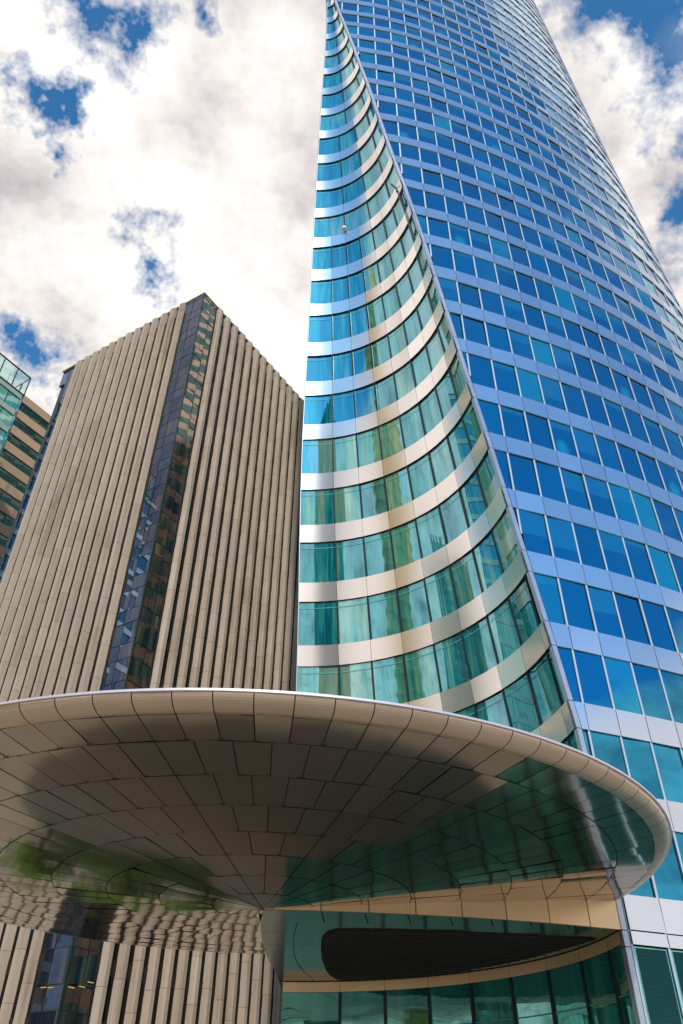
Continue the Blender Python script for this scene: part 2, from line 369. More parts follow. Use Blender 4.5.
# ---- mullions of the street front: continuous pale fins between the panes, passing behind the bands
for j in range(-8, JM):
    s = mull_s(j)
    if s > SMAX-.02: continue
    mb = MB()
    zs = [(-EYE/H if j >= 1 else None)] + [zk(k) for k in range(-2, NTOP+1)]
    ok = lambda z: fs_of_x(max(-.62, lerp_tab(ETAB, z, 1))) < s-.085
    zs = [z for z in zs if z is not None]; first = [z for z in zs if ok(z)]
    if first and first[0] > zs[0]:
        lo_, hi_ = zs[zs.index(first[0])-1], first[0]
        for _ in range(12):
            md = (lo_+hi_)/2
            if ok(md): hi_ = md
            else: lo_ = md
        first = [hi_]+first
    zs = first
    if len(zs) < 2: continue
    w = .0135
    for zA, zB in zip(zs[:-1], zs[1:]):
        mb.hexa([fo(s-w, zA, .025), fo(s+w, zA, .025), fo(s+w, zA, -.05), fo(s-w, zA, -.05), fo(s-w, zB, .025), fo(s+w, zB, .025), fo(s+w, zB, -.05), fo(s-w, zB, -.05)], 0, 0, skip=(0, 1, 4))
        for q in (-1, 1):   # dark gaskets
            sa, sb = sorted((s+q*w, s+q*(w+.008)))
            mb.face([fo(sa, zA, .0), fo(sb, zA, .0), fo(sb, zB, .0), fo(sa, zB, .0)], 1)
    mb.build('mullion', [M['mullion_light'], M['joint']], tower)

# ---- edge trim along the cut
mb = MB()
zz = [-EYE/H, .6, 1.48] + [z for k in range(-2, 26) for z in (zk(k), zk(k)+BH)]
zz = sorted(set(round(z, 4) for z in zz))
for zA, zB in zip(zz[:-1], zz[1:]):
    if zA > 25.4: break
    def eds(z): return max(.005, fs_of_x(lerp_tab(ETAB, z, 1)))
    a, b = eds(zA), eds(zB); g = .004
    for q0, q1, off, mt in ((0, .058, .085, 0), (.058, .072, .05, 1)):
        mb.face([fo(a+q0, zA+g, off), fo(a+q1, zA+g, off), fo(b+q1, zB-g, off), fo(b+q0, zB-g, off)], mt)
    mb.face([fo(a+.058, zA+g, .085), fo(a+.058, zA+g, -.02), fo(b+.058, zB-g, -.02), fo(b+.058, zB-g, .085)], 1)
    mb.face([fo(a, zA+g, -.15), fo(a, zA+g, .085), fo(b, zB-g, .085), fo(b, zB-g, -.15)], 0)
    mb.face([fo(a, zA-g, .03), fo(a+.06, zA-g, .03), fo(b+.06, zB, .03), fo(b, zB, .03)], 1)
mb.build('edge_trim', [M['trim'], M['joint']], tower)

rulings = {}
# ---- hollowed corner: bands, panes, dark mullions
def sw(z, th, off=0.): p = spt(z, th, off/H); return (p[0]*H, p[1]*H, z*H+EYE)
def mull_angles(k, t0, t1):
    d = math.radians(9.9); st = math.radians(11.6)+t0*.3
    if k < 11: a = [st + d*i for i in range(12)]
    elif k < 15: a = [st + d*(1+2*i) for i in range(6)]
    else: a = [st + d*(2+3*i) for i in range(4)]
    return [x for x in a if x < t1-.035]
for k in range(-2, 26):
    zb = zk(k); hb = BH if k <= 8 else BH*(zk(k+1)-zk(k)); zt = zb+hb; z2 = zk(k+1)
    if k >= 0:
        mb = MB(); _, _, R, t0, t1 = scoop(zb); _, _, R2, u0, u1 = scoop(zt)
        if t1-t0 < .05 or R < .03: continue
        an = [t0]+mull_angles(k-1, t0, t1)+[t1]; n_ = len(an)-1
        for i in range(n_):
            r = rr.random(); sub = max(2, int((an[i+1]-an[i])/.06)); g = .010/H/R
            def tt(th, top): # same ruling at band top
                return u0+(th-t0)/(t1-t0)*(u1-u0) if top else th
            lo = an[i]+(g if i else 0); hi = an[i+1]-(g if i < n_-1 else 0)
            for q in range(sub):
                A = lo+(hi-lo)*q/sub; Bq = lo+(hi-lo)*(q+1)/sub
                mb.face([sw(zb, A, .06), sw(zb, Bq, .06), sw(zt, tt(Bq, 1), .06), sw(zt, tt(A, 1), .06)], 0, None, r, True)
                mb.face([sw(zb-.0004, A, .0), sw(zb-.0004, Bq, .0), sw(zb-.0004, Bq, .06), sw(zb-.0004, A, .06)], 1, None, 0)
            if i: 
                A = an[i]; mb.face([sw(zb, A-2*g, .03), sw(zb, A+2*g, .03), sw(zt, tt(A+2*g, 1), .03), sw(zt, tt(A-2*g, 1), .03)], 1)
        mb.build('spandrel_band', [M['band_warm'], M['joint']], tower, weld=True)
    if k < -1: continue
    _, _, R, t0, t1 = scoop(zt); _, _, R2, u0, u1 = scoop(z2)
    if t1-t0 < .05 or R2 < .06 or R < .1: continue
    an = [t0]+mull_angles(k, t0, t1)+[t1]
    def up(th): return u0+(th-t0)/(t1-t0)*(u1-u0)
    for i in range(len(an)-1):
        g = .045/H/R; lo = an[i]+(g if i else .01/R); hi = an[i+1]-(g if i < len(an)-2 else .0)
        r = rr.random(); sub = 4; pts = []; t = rr.uniform(-.02, .02); tv = rr.uniform(-.015, .015)
        cols = []
        for q in range(sub+1):
            th = lo+(hi-lo)*q/sub; w = (q/sub-.5)*2
            cols.append((sw(zt, th, -.05+t*w-tv), sw(z2, up(th), -.05+t*w+tv), q/sub))
        area = poly_area([cols[0][0], cols[-1][0], cols[-1][1], cols[0][1]])
        window_quads.append((area, cols, 'T', r, None, (zt, z2, lo, hi, up)))
        if i:
            A = an[i]; g2 = .04/H/R; rk = (round(math.degrees(A-t0*.3)/9.9-1.17)); mm = rulings.setdefault(rk, MB())
            zl_ = zb+.01; fl = (zl_-zt)/(z2-zt); Al = A+(up(A)-A)*fl
            for (qa, qz, qb, qw) in ((Al, zl_, A, zt), (A, zt, up(A), z2)):
                mm.hexa([sw(qz, qa-g2, .02), sw(qz, qa+g2, .02), sw(qz, qa+g2, -.08), sw(qz, qa-g2, -.08), sw(qw, qb-g2, .02), sw(qw, qb+g2, .02), sw(qw, qb+g2, -.08), sw(qw, qb-g2, -.08)], 0)
for rk in sorted(rulings): rulings[rk].build('mullion', M['mullion_dark'], tower, weld=True)
# pale jamb down the left end of the hollow
mb = MB()
zz = [z for k in range(-2, 25) for z in (zk(k), zk(k)+BH*.9)]
for zA, zB in zip(zz[:-1], zz[1:]):
    _, _, R, t0, _ = scoop(zA); _, _, R2, u0, _ = scoop(zB)
    if R < .15 or R2 < .15: break
    w = .022/H
    mb.face([sw(zA, t0-.002, .07), sw(zA, t0+w/R, .07), sw(zB, u0+w/R2, .07), sw(zB, u0-.002, .07)], 0)
    a, b = LTAB and (lerp_tab(LTAB, zA, 1), lerp_tab(LTAB, zA, 2)), (lerp_tab(LTAB, zB, 1), lerp_tab(LTAB, zB, 2))
mb.build('corner_jamb', M['mullion_light'], tower)

# ---- write the panes: the hundred that show largest are parts, the rest one part
def add_pane(mb, w):
    _, g, kind, r, _, tr = w
    mi = {'B': 0, 'T': 1, 'G': 2, 'Lb': 2}[kind]
    if kind in 'T':
        for a, b in zip(g[:-1], g[1:]):
            mb.face([a[0], b[0], b[1], a[1]], mi, [(a[2], 0), (b[2], 0), (b[2], 1), (a[2], 1)], r, True)
        zt, z2, lo, hi, up = tr
        for q in range(3):
            A = lo+(hi-lo)*q/3; Bq = lo+(hi-lo)*(q+1)/3; f0, f1 = .85, .862
            def at(th, f): 
                p0 = sw(zt, th, -.0); p1 = sw(z2, up(th), -.0); return tuple(p0[i]+(p1[i]-p0[i])*f for i in range(3))
            mb.face([at(A, f0), at(Bq, f0), at(Bq, f1), at(A, f1)], 3)
    else: mb.face(g, mi, None, r)

# ---- the wedge of the entrance storey: soffit, fascia, lobby wall
ZS = Z0-2
_, _, RS, ta, tb = scoop(ZS)
arc = [spt(ZS, ta+(tb-ta)*i/28) for i in range(29)]
front = [fpt(s) for s in [i*.2 for i in range(1, 40)] if fpt(s)[0] < lerp_tab(ETAB, ZS, 1)-.03]
leftc = [(-.675, 10.9), (-.705, 10.5), (-.728, 10.1), (-.742, 9.7), (-.748, 9.3), (-.745, 8.9), (-.733, 8.5), (-.712, 8.1), (-.68, 7.75)]
outline = [(-.63, 7.43)] + front + arc[::-1] + leftc
import bmesh
def flat_poly(name, outl, z, mat, parent, thick=0., mats=None):
    bm = bmesh.new(); vs = [bm.verts.new((p[0]*H, p[1]*H, z*H+EYE)) for p in outl]; bm.faces.new(vs)
    bmesh.ops.recalc_face_normals(bm, faces=bm.faces)
    if bm.faces[:][0].normal.z > 0: bmesh.ops.reverse_faces(bm, faces=bm.faces)
    if thick:
        r = bmesh.ops.extrude_face_region(bm, geom=bm.faces[:]); bmesh.ops.translate(bm, vec=(0, 0, thick), verts=[v for v in r['geom'] if isinstance(v, bmesh.types.BMVert)])
    bmesh.ops.triangulate(bm, faces=bm.faces)
    me = bpy.data.meshes.new(name); bm.to_mesh(me); bm.free(); me.materials.append(mat)
    o = bpy.data.objects.new(name, me); COL.objects.link(o); o.parent = parent; o.matrix_parent_inverse = parent.matrix_world.inverted(); return o
sof = flat_poly('soffit', outline, ZS+.002, M['slab'], tower, .25)
hole = [(-.56, 34.5), (-.58, 32.6), (-.55, 31.2), (-.47, 30.4), (-.3, 29.75), (.0, 29.4), (.5, 29.3), (2.14, 29.3), (5.59, 29.75), (7.6, 30.1), (9.05, 30.35), (8.45, 31.7), (7.5, 33.7), (6.53, 35.2), (5.1, 36.9), (3.61, 38.1), (2.4, 38.8), (1.2, 39.2), (.4, 39.3), (.0, 39.0), (-.25, 38.2), (-.42, 36.9)]
vent = flat_poly('louvre_vent', [(a/H, b/H) for a, b in hole], ZS-.008, M['louvre'], tower, .03)
mb = MB()
for i in range(22):
    y = 29.6+i*.42; 
    xs = []
    n = len(hole)
    for a, b in zip(hole, hole[1:]+hole[:1]):
        if (a[1]-y)*(b[1]-y) < 0: xs.append(a[0]+(b[0]-a[0])*(y-a[1])/(b[1]-a[1]))
    if len(xs) >= 2: mb.box(min(xs)+.1, y-.04, ZS*H+EYE-.07, max(xs)-.1, y+.04, ZS*H+EYE-.031)
mb.build('slat', M['recess'], vent)
# joints of the soffit: thin dark lines along rulings
mb = MB()
def line2(_mb, a, b, z, w=.02, mat=0):
    mb = _mb
    dx, dy = b[0]-a[0], b[1]-a[1]; l = math.hypot(dx, dy); nx, ny = -dy/l*w, dx/l*w
    mb.face([(a[0]-nx, a[1]-ny, z), (a[0]+nx, a[1]+ny, z), (b[0]+nx, b[1]+ny, z), (b[0]-nx, b[1]-ny, z)], mat)
zj = ZS*H+EYE-.004
SA = [math.radians(11.6)+math.radians(9.9)*i for i in range(8)]
for th in SA:
    p = spt(ZS, th); 
    for s in [i*.05 for i in range(200)]:
        pass
    c = fpt(.05+(th/1.45)*3.2)
    a = (p[0]*H, p[1]*H); b = (p[0]*H+(c[0]*H-a[0])*.14, p[1]*H+(c[1]*H-a[1])*.14)
    mb = MB(); line2(mb, a, b, zj); mb.build('panel_joint', M['joint'], sof); mb = MB()
    a2 = (c[0]*H, c[1]*H); b2 = (a2[0]+(a[0]-a2[0])*.12, a2[1]+(a[1]-a2[1])*.12); line2(mb, a2, b2, zj); mb.build('panel_joint', M['joint'], sof)
mb = MB()
for q in range(28):   # line one panel in from the lobby wall
    a, b = ta+(tb-ta)*q/28, ta+(tb-ta)*(q+1)/28
    pa, pb = spt(ZS, a, .36), spt(ZS, b, .36); line2(mb, (pa[0]*H, pa[1]*H), (pb[0]*H, pb[1]*H), zj, .012)
mb.build('panel_joint', M['joint'], sof, weld=True)
for yy in (8.3, 8.9, 9.5, 10.1):
    mb = MB(); line2(mb, (-.70*H, yy*H), (-.14*H, yy*H), zj-.002, .01); mb.build('panel_joint', M['joint'], sof)
mb = MB()
cv = [(-.36, 7.9), (-.41, 8.4), (-.44, 8.9), (-.45, 9.4), (-.43, 9.9), (-.39, 10.3), (-.33, 10.65), (-.27, 10.98)]
for a, b in zip(cv[:-1], cv[1:]): line2(mb, (a[0]*H, a[1]*H), (b[0]*H, b[1]*H), zj, .012)
mb.build('panel_joint', M['joint'], sof, weld=True)
# fascia hanging at the street line from the apex to the cut edge
mb = MB(); sE = fs_of_x(lerp_tab(ETAB, ZS, 1))
cuts = [.0] + [sE-.42*i for i in range(8, 0, -1) if sE-.42*i > .1] + [sE-.002]
# lobby fascia under the soffit edge, along the arc
mb = MB(); an = [ta]+[a for a in SA if a < tb-.04]+[tb]
for i in range(len(an)-1):
    r = rr.random(); g = .008/RS/H
    for q in range(4):
        A = an[i]+g+(an[i+1]-an[i]-2*g)*q/4; Bq = an[i]+g+(an[i+1]-an[i]-2*g)*(q+1)/4
        mb.face([sw(ZS-.11, A, .05), sw(ZS-.11, Bq, .05), sw(ZS-.006, Bq, .05), sw(ZS-.006, A, .05)], 0, None, r, True)
        mb.face([sw(ZS-.11, A, -.05), sw(ZS-.11, Bq, -.05), sw(ZS-.11, Bq, .05), sw(ZS-.11, A, .05)], 1)
mb.build('lobby_fascia', [M['fascia'], M['joint']], tower)
mm = MB()
for i in range(len(an)-1):
    g = .04/H/RS; lo, hi = an[i]+(g if i else 0), an[i+1]-g; r = rr.random()
    cols = []
    for q in range(4):
        th = lo+(hi-lo)*q/3; cols.append((sw(-EYE/H, th, -.03), sw(ZS-.11, th, -.03), q/3))
    mbw = MB()
    for a, b in zip(cols[:-1], cols[1:]): mbw.face([a[0], b[0], b[1], a[1]], 0, [(a[2], 0), (b[2], 0), (b[2], 1), (a[2], 1)], r, True)
    for zl in (.62, 1.12):
        for q in range(3):
            A = lo+(hi-lo)*q/3; Bq = lo+(hi-lo)*(q+1)/3
            mbw.face([sw(zl, A, .0), sw(zl, Bq, .0), sw(zl+.012, Bq, .0), sw(zl+.012, A, .0)], 1)
    mbw.build('lobby_window', [M['glass_lobby'], M['transom']], tower, weld=True)
    if i:
        A = an[i]; g2 = .05/H/RS
        m1 = MB(); m1.hexa([sw(z, A+q*g2, d) for z in (-EYE/H, ZS-.112) for q, d in ((-1, .06), (1, .06), (1, -.1), (-1, -.1))]); m1.build('lobby_mullion', M['mullion_dark'], tower)

window_quads.sort(key=lambda w: -w[0])
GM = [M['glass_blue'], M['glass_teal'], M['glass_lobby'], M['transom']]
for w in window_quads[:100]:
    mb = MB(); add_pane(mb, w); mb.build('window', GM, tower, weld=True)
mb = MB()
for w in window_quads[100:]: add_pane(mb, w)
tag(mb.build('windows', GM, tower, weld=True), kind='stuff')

# horizontal blinds seen in the ground-storey panes of the street front
mb = MB()
for j in range(1, 8):
    s0, s1 = mull_s(j)+.04, mull_s(j+1)-.04
    for i in range(110):
        z = z1-.012-i*.02
        if z < -.4: break
        mb.face([fo(s0, z-.0185, -.016), fo(s1, z-.0185, -.016), fo(s1, z, -.004), fo(s0, z, -.004)], 0)
M['blind'] = pbr('blind', (.003, .045, .052), .6, spec=.15)
mb.build('blinds', M['blind'], tower)

# ---- hidden back: side front with the same bands, roof, core
side = [(-.70, 11.6), (-.75, 13), (-.8, 15), (-.6, 18), (-.1, 21), (.8, 24), (2.2, 27), (4, 29.5)]
endp = fpt(SMAX, 0)
back_ = side + [(8, 31.5), (13, 30)] + [(endp[0]+.0, endp[1])]
ztop = zk(NTOP)
mb = MB()
# side front bands, stepping in with the left end of the hollow
for k in range(-2, NTOP):
    zb = zk(k); zt = zb+BH; z2 = zk(k+1)
    for zA, zB, mt in ((zb, zt, 0), (zt, z2, 1)):
        ya = lerp_tab(LTAB, zA, 2)+.01 if zA > ZS+.3 else 7.43; yb = lerp_tab(LTAB, zB, 2)+.01 if zB > ZS+.3 else 7.43
        xa, xb = lerp_tab(LTAB, zA, 1)-.012, lerp_tab(LTAB, zB, 1)-.012
        if zA <= ZS+.3: xa = xb = -.69; ya = yb = 7.45
        A = [(xa, ya)]+side; Bl = [(xb, yb)]+side
        for (p, q, p2, q2) in zip(A[:-1], A[1:], Bl[:-1], Bl[1:]):
            n_ = max(1, int(math.hypot(q[0]-p[0], q[1]-p[1])/.42))
            for i in range(n_):
                f0, f1 = i/n_+.01/n_, (i+1)/n_-.01/n_
                L_ = lambda a, b, f: (a[0]+(b[0]-a[0])*f, a[1]+(b[1]-a[1])*f)
                mb.face([W(L_(p, q, f1), zA), W(L_(p, q, f0), zA), W(L_(p2, q2, f0), zB), W(L_(p2, q2, f1), zB)], mt, None, rr.random())
mb.build('side_front', [M['band_warm'], M['glass_teal'], M['joint']], tower)
mb = MB()
for a, b in zip(back_[len(side)-1:-1], back_[len(side):]): mb.face([W(a, -EYE/H), W(b, -EYE/H), W(b, ztop), W(a, ztop)])
for k in (0,):
    rp = [fpt(s, ztop) for s in [i*.4 for i in range(int(SMAX/.4)+1)]]+[b for b in back_[::-1]]
    bm_ = [W(p, ztop) for p in rp]; mb.face(bm_, 0, [(0, 0)]*len(bm_))
mb.build('roof', M['roof'], tower)
# dark core just behind the panes, so that no daylight leaks through joints
mb = MB()
for k in range(-2, NTOP):
    zA, zB = zk(k), zk(k+1)
    sts = [fs_of_x(min(6, lerp_tab(ETAB, zA, 1)))+.05 + i*.6 for i in range(60)]
    sts = [s for s in sts if s < SMAX]
    for a, b in zip(sts[:-1], sts[1:]): mb.face([fo(a, zA, -.3), fo(b, zA, -.3), fo(b, zB, -.3), fo(a, zB, -.3)])
for s_ in [i*.6 for i in range(60)]:
    if fs_of_x(2.7) < s_+.6 < SMAX: mb.face([fo(max(s_, fs_of_x(2.7)), -EYE/H, -.3), fo(s_+.6, -EYE/H, -.3), fo(s_+.6, zk(-2), -.3), fo(max(s_, fs_of_x(2.7)), zk(-2), -.3)])
for k in range(-3, 25):
    zA, zB = (zk(k) if k > -3 else -EYE/H), zk(k+1)
    _, _, R, t0, t1 = scoop(max(zA, ZS)); _, _, R2, u0, u1 = scoop(zB)
    if R2 < .2: break
    for q in range(12):
        f0, f1 = q/12, (q+1)/12
        mb.face([sw(zA, t0+(t1-t0)*f0, -.25), sw(zA, t0+(t1-t0)*f1, -.25), sw(zB, u0+(u1-u0)*f1, -.25), sw(zB, u0+(u1-u0)*f0, -.25)])
mb.build('inner_wall', M['recess'], tower)

# small fittings on the hollow: a bracket with a hanging line, and a white lamp housing
def at_px(k, px, off):  # point on band k at the angle whose picture column is px
    zb = zk(k)+.15; _, _, R, t0, t1 = scoop(zb)
    best = min((abs(project(sw(zb, t0+(t1-t0)*i/200, off))[0]-px), i) for i in range(201))[1]
    return t0+(t1-t0)*best/200, zb
th, zb = at_px(11, 395, .2)
p = sw(zb, th, .1); mb = MB()
mb.box(p[0]-.03, p[1]-.05, p[2]-.1, p[0]+.03, p[1]+.05, p[2]+.3); 
for sx in (-1, 1): mb.hexa([(p[0]-.03, p[1]-.1, p[2]+.25), (p[0]+.03, p[1]-.1, p[2]+.25), (p[0]+.03, p[1], p[2]+.25), (p[0]-.03, p[1], p[2]+.25), (p[0]+sx*.35-.03, p[1]-.25, p[2]+.6), (p[0]+sx*.35+.03, p[1]-.25, p[2]+.6), (p[0]+sx*.35+.03, p[1]-.15, p[2]+.6), (p[0]+sx*.35-.03, p[1]-.15, p[2]+.6)])
br = mb.build('wall_bracket', M['black']); tag(br, 'small black forked bracket on the hollowed glass corner, its cable hanging down', 'bracket')
mb = MB(); q = sw(zk(9)+.35, th+.06, .12); r_ = .025
mb.hexa([(q[0]-r_, q[1]-r_, q[2]), (q[0]+r_, q[1]-r_, q[2]), (q[0]+r_, q[1]+r_, q[2]), (q[0]-r_, q[1]+r_, q[2]), (p[0]-r_, p[1]-r_-.06, p[2]), (p[0]+r_, p[1]-r_-.06, p[2]), (p[0]+r_, p[1]+r_-.06, p[2]), (p[0]-r_, p[1]+r_-.06, p[2])])
mb.build('cable', M['black'], br)
th, zb = at_px(11, 344, .2); p = sw(zk(11)+BH*.95, th, .12); mb = MB()
for i in range(10):
    a, b = 2*PI*i/10, 2*PI*(i+1)/10
    for (r0, z0_, r1, z1_) in ((.0, .0, .16, .05), (.16, .05, .19, .2), (.19, .2, .1, .34), (.1, .34, 0, .38)):
        mb.face([(p[0]+r0*math.cos(a), p[1]+r0*math.sin(a)-.2, p[2]+z0_), (p[0]+r0*math.cos(b), p[1]+r0*math.sin(b)-.2, p[2]+z0_), (p[0]+r1*math.cos(b), p[1]+r1*math.sin(b)-.2, p[2]+z1_), (p[0]+r1*math.cos(a), p[1]+r1*math.sin(a)-.2, p[2]+z1_)])
tag(mb.build('wall_lamp', M['white']), 'tiny white lamp housing on a silver band of the hollowed corner', 'lamp')

# ------------------------------------------------------------------ round canopy
CX, CY, RC = -.7233*H, 7.4215*H, 3.508*H
ZR = 1.95*H+EYE
canopy = thing('entrance_canopy', (CX, CY, 0), 'huge round metal disc canopy with radial panel joints jutting from the glass tower', 'canopy')
PH0 = math.radians(-6.8); SEC = 2*PI/14
ZAPEX = 1.622*H+EYE; ZUND = 1.868*H+EYE
def cz(rf): return ZAPEX + (ZUND-ZAPEX)*(rf/.965)**1.15
def cpt(az, rf, z): return (CX+.30*max(0, 1-rf)+RC*rf*math.sin(az), CY-RC*rf*math.cos(az), z)
npan = [7, 6, 5, 4, 3, 2, 2, 1]
for ring in range(8):
    ro, ri = 1-ring/8, 1-(ring+1)/8
    if ring == 0: ro = .962
    ri = max(ri, .004); mb = MB(); gr = .0011
    for s in range(14):
        for i in range(npan[ring]):
            a0, a1 = PH0+SEC*(s+i/npan[ring]), PH0+SEC*(s+(i+1)/npan[ring]); r = rr.random()
            sub = 2 if ring < 4 else 3; t1_, t2_ = rr.gauss(0, .0045), rr.gauss(0, .0045)
            ga_o, ga_i = .013/(RC*ro), .013/(RC*max(ri, .03))
            for q in range(sub):
                f0, f1 = q/sub, (q+1)/sub
                def P(rf, f, ga): return cpt(a0+ga+(a1-a0-2*ga)*f, rf, cz(rf)+t1_*(f-.5)*2+t2_*(1 if rf > (ro+ri)/2 else -1))
                if ga_i*2 > (a1-a0): ga_i = (a1-a0)*.4
                mb.face([P(ro-gr, f0, ga_o), P(ro-gr, f1, ga_o), P(ri+gr, f1, ga_i), P(ri+gr, f0, ga_i)], 0, None, r)
    mb.build('panel_ring', M['soffit'], canopy)
mb = MB()
for i in range(98):     # dark backing above the open joints
    a0, a1 = 2*PI*i/98, 2*PI*(i+1)/98
    for q in range(6):
        r0, r1 = .97-q*.16, max(.0, .97-(q+1)*.16)
        mb.face([cpt(a0, r0, cz(r0)+.03), cpt(a1, r0, cz(r0)+.03), cpt(a1, r1, cz(r1)+.03), cpt(a0, r1, cz(r1)+.03)])
mb.build('inner_shell', M['joint'], canopy)
# fixing screws at the panel corners
mb = MB()
for ring in range(0, 7):
    rf = 1-(ring+1)/8
    for s in range(14):
        for i in range(npan[ring]):
            for da in (-.05, .05):
                a = PH0+SEC*(s+i/npan[ring])+da/(RC*rf); c = cpt(a, rf+.004, cz(rf)-.004)
                mb.face([(c[0]+.022*math.cos(t), c[1]+.022*math.sin(t), c[2]) for t in [PI/3*k for k in range(6)]], 0, [(0, 0)]*6)
tag(mb.build('screw', M['black'], canopy), kind='stuff')
# bullnose rim in 98 segments and pale top lip
prof = [(.962, cz(.962)-EYE)]; RB = .40
prof = []
zc = cz(.962)
for i in range(9):
    t = i/8*PI*.52
    prof.append((.962+ (1-.962)*math.sin(min(t, PI/2)), zc + (ZR-.05-zc)*(1-math.cos(min(t, PI/2)))))
mb = MB()
for i in range(98):
    ga = .011/RC; a0, a1 = PH0+2*PI*i/98+ga, PH0+2*PI*(i+1)/98-ga; r = rr.random()
    for (r0, z0_), (r1, z1_) in zip(prof[:-1], prof[1:]):
        mb.face([cpt(a0, r0, z0_), cpt(a1, r0, z0_), cpt(a1, r1, z1_), cpt(a0, r1, z1_)][::-1], 0, None, r, True)
        b0, b1 = PH0+2*PI*i/98-ga, PH0+2*PI*i/98+ga
        mb.face([cpt(b0, r0-.002, z0_+.02), cpt(b1, r0-.002, z0_+.02), cpt(b1, r1-.002, z1_+.0), cpt(b0, r1-.002, z1_+.0)], 1)
mb.build('rim', [M['rim'], M['joint']], canopy, )
mb = MB()
for i in range(196):
    a0, a1 = 2*PI*i/196, 2*PI*(i+1)/196
    for (r0, z0_, r1, z1_) in ((1.0, ZR-.05, 1.004, ZR-.05), (1.004, ZR-.05, 1.004, ZR), (1.004, ZR, .99, ZR+.01)):
        mb.face([cpt(a0, r0, z0_), cpt(a1, r0, z0_), cpt(a1, r1, z1_), cpt(a0, r1, z1_)])
mb.build('top_lip', M['lip'], canopy)
mb = MB()
for i in range(98):
    a0, a1 = 2*PI*i/98, 2*PI*(i+1)/98
    mb.face([cpt(a0, .99, ZR+.01), cpt(a1, .99, ZR+.01), cpt(a1, .3, ZR+.15), cpt(a0, .3, ZR+.15)]); mb.face([cpt(a0, .3, ZR+.15), cpt(a1, .3, ZR+.15), (CX+.3, CY, ZR+.16)], 0, [(0, 0)]*3)
mb.build('roof_skin', M['roof'], canopy)

# ------------------------------------------------------------------ stone-finned tower
C0 = (-18.187, 60.607); HB = 86.4+EYE
uL, uR = (-.8514, .5244), (.5432, .8396); nL, nR = (-.5244, -.8514), (.8396, -.5432)
stone = thing('finned_tower', (C0[0]-2, C0[1]+16, 0), 'beige stone-finned office block with a dark glass corner strip, behind the disc', 'office building')
fin_side = [(uL, nL, [3.48+1.575*i for i in range(13)], 26.0), (uR, nR, [3.18+1.585*i for i in range(18)], 34.5)]
# core box: dark recessed wall
Ppl = lambda u, a, n, d: (C0[0]+u[0]*a+n[0]*d, C0[1]+u[1]*a+n[1]*d)
LL, LR = 26.0, 34.5
c1 = Ppl(uL, 0, nL, -.6); 
corn = [(0.6*-(uL[0]+uR[0])*-1*0 + C0[0]+uL[0]*.6+uR[0]*.6, C0[1]+uL[1]*.6+uR[1]*.6), (C0[0]+uR[0]*LR+uL[0]*.6, C0[1]+uR[1]*LR+uL[1]*.6), (C0[0]+uR[0]*LR+uL[0]*LL, C0[1]+uR[1]*LR+uL[1]*LL), (C0[0]+uL[0]*LL+uR[0]*.6, C0[1]+uL[1]*LL+uR[1]*.6)]
mb = MB(); mb.hexa([(x, y, 0) for x, y in corn]+[(x, y, HB-.8) for x, y in corn]); mb.build('wall', M['recess'], stone)
FLH = 3.74
for u, n, ss, ln in fin_side:
    for s in ss:
        mb = MB(); z = 0.; stag = rr.uniform(0, 3.2); top = HB+.55
        cuts = [0.]; q = stag+.6
        while q < top-1.2: cuts.append(q); q += 3.3
        cuts.append(top)
        for zi, (za, zb) in enumerate(zip(cuts[:-1], cuts[1:])):
            r = rr.random(); last = zi == len(cuts)-2
            # trapezoid section: wide root, narrow nose; small bevel keeps the arris soft
            hw = .345 if u is uL else .385
            sec = [(-hw, -.45), (-hw, .0), (-.19, .50), (.19, .50), (hw, .0), (hw, -.45)]
            ring = lambda zz, k=1., dd=0.: [(C0[0]+u[0]*(s+a*k)+n[0]*(d*k+dd), C0[1]+u[1]*(s+a*k)+n[1]*(d*k+dd), zz) for a, d in sec]
            lo, hi = ring(za+.012), ring((zb-.9 if last else zb-.012))
            for i in range(5): mb.face([lo[i], lo[i+1], hi[i+1], hi[i]], 0, None, r)
            if last:
                tp = [(C0[0]+u[0]*(s+a)+n[0]*min(d, -.05), C0[1]+u[1]*(s+a)+n[1]*min(d, -.05), zb) for a, d in [(-.3, -.45), (-.3, -.1), (-.12, -.1), (.12, -.1), (.3, -.1), (.3, -.45)]]
                for i in range(5): mb.face([hi[i], hi[i+1], tp[i+1], tp[i]], 0, None, r)
                mb.face(tp, 0, [(0, 0)]*6, r)
            else:
                j0 = ring(zb-.012, .985, -.005); j1 = ring(zb+.012, .985, -.005)
                for i in range(5): mb.face([j0[i], j0[i+1], j1[i+1], j1[i]], 1)
        mb.build('fin', [M['stone'], M['joint']], stone)
# recessed glazing seen between fins (floor slabs every storey)
for u, n, ss, ln in fin_side:
    k = 0
    while k*FLH < HB-2:
        z = k*FLH; mb = MB()
        mb.obox(C0, u, n, ss[0]-1.0, ss[-1]+1.0, -.3, -.05, z+1.0, z+FLH-.1, 0, rr.random()); mb.obox(C0, u, n, ss[0]-1.0, ss[-1]+1.0, -.3, -.02, z-.1, z+.95, 1)
        mb.build('window_band', [M['glass_dark'], M['louvre']], stone); k += 1
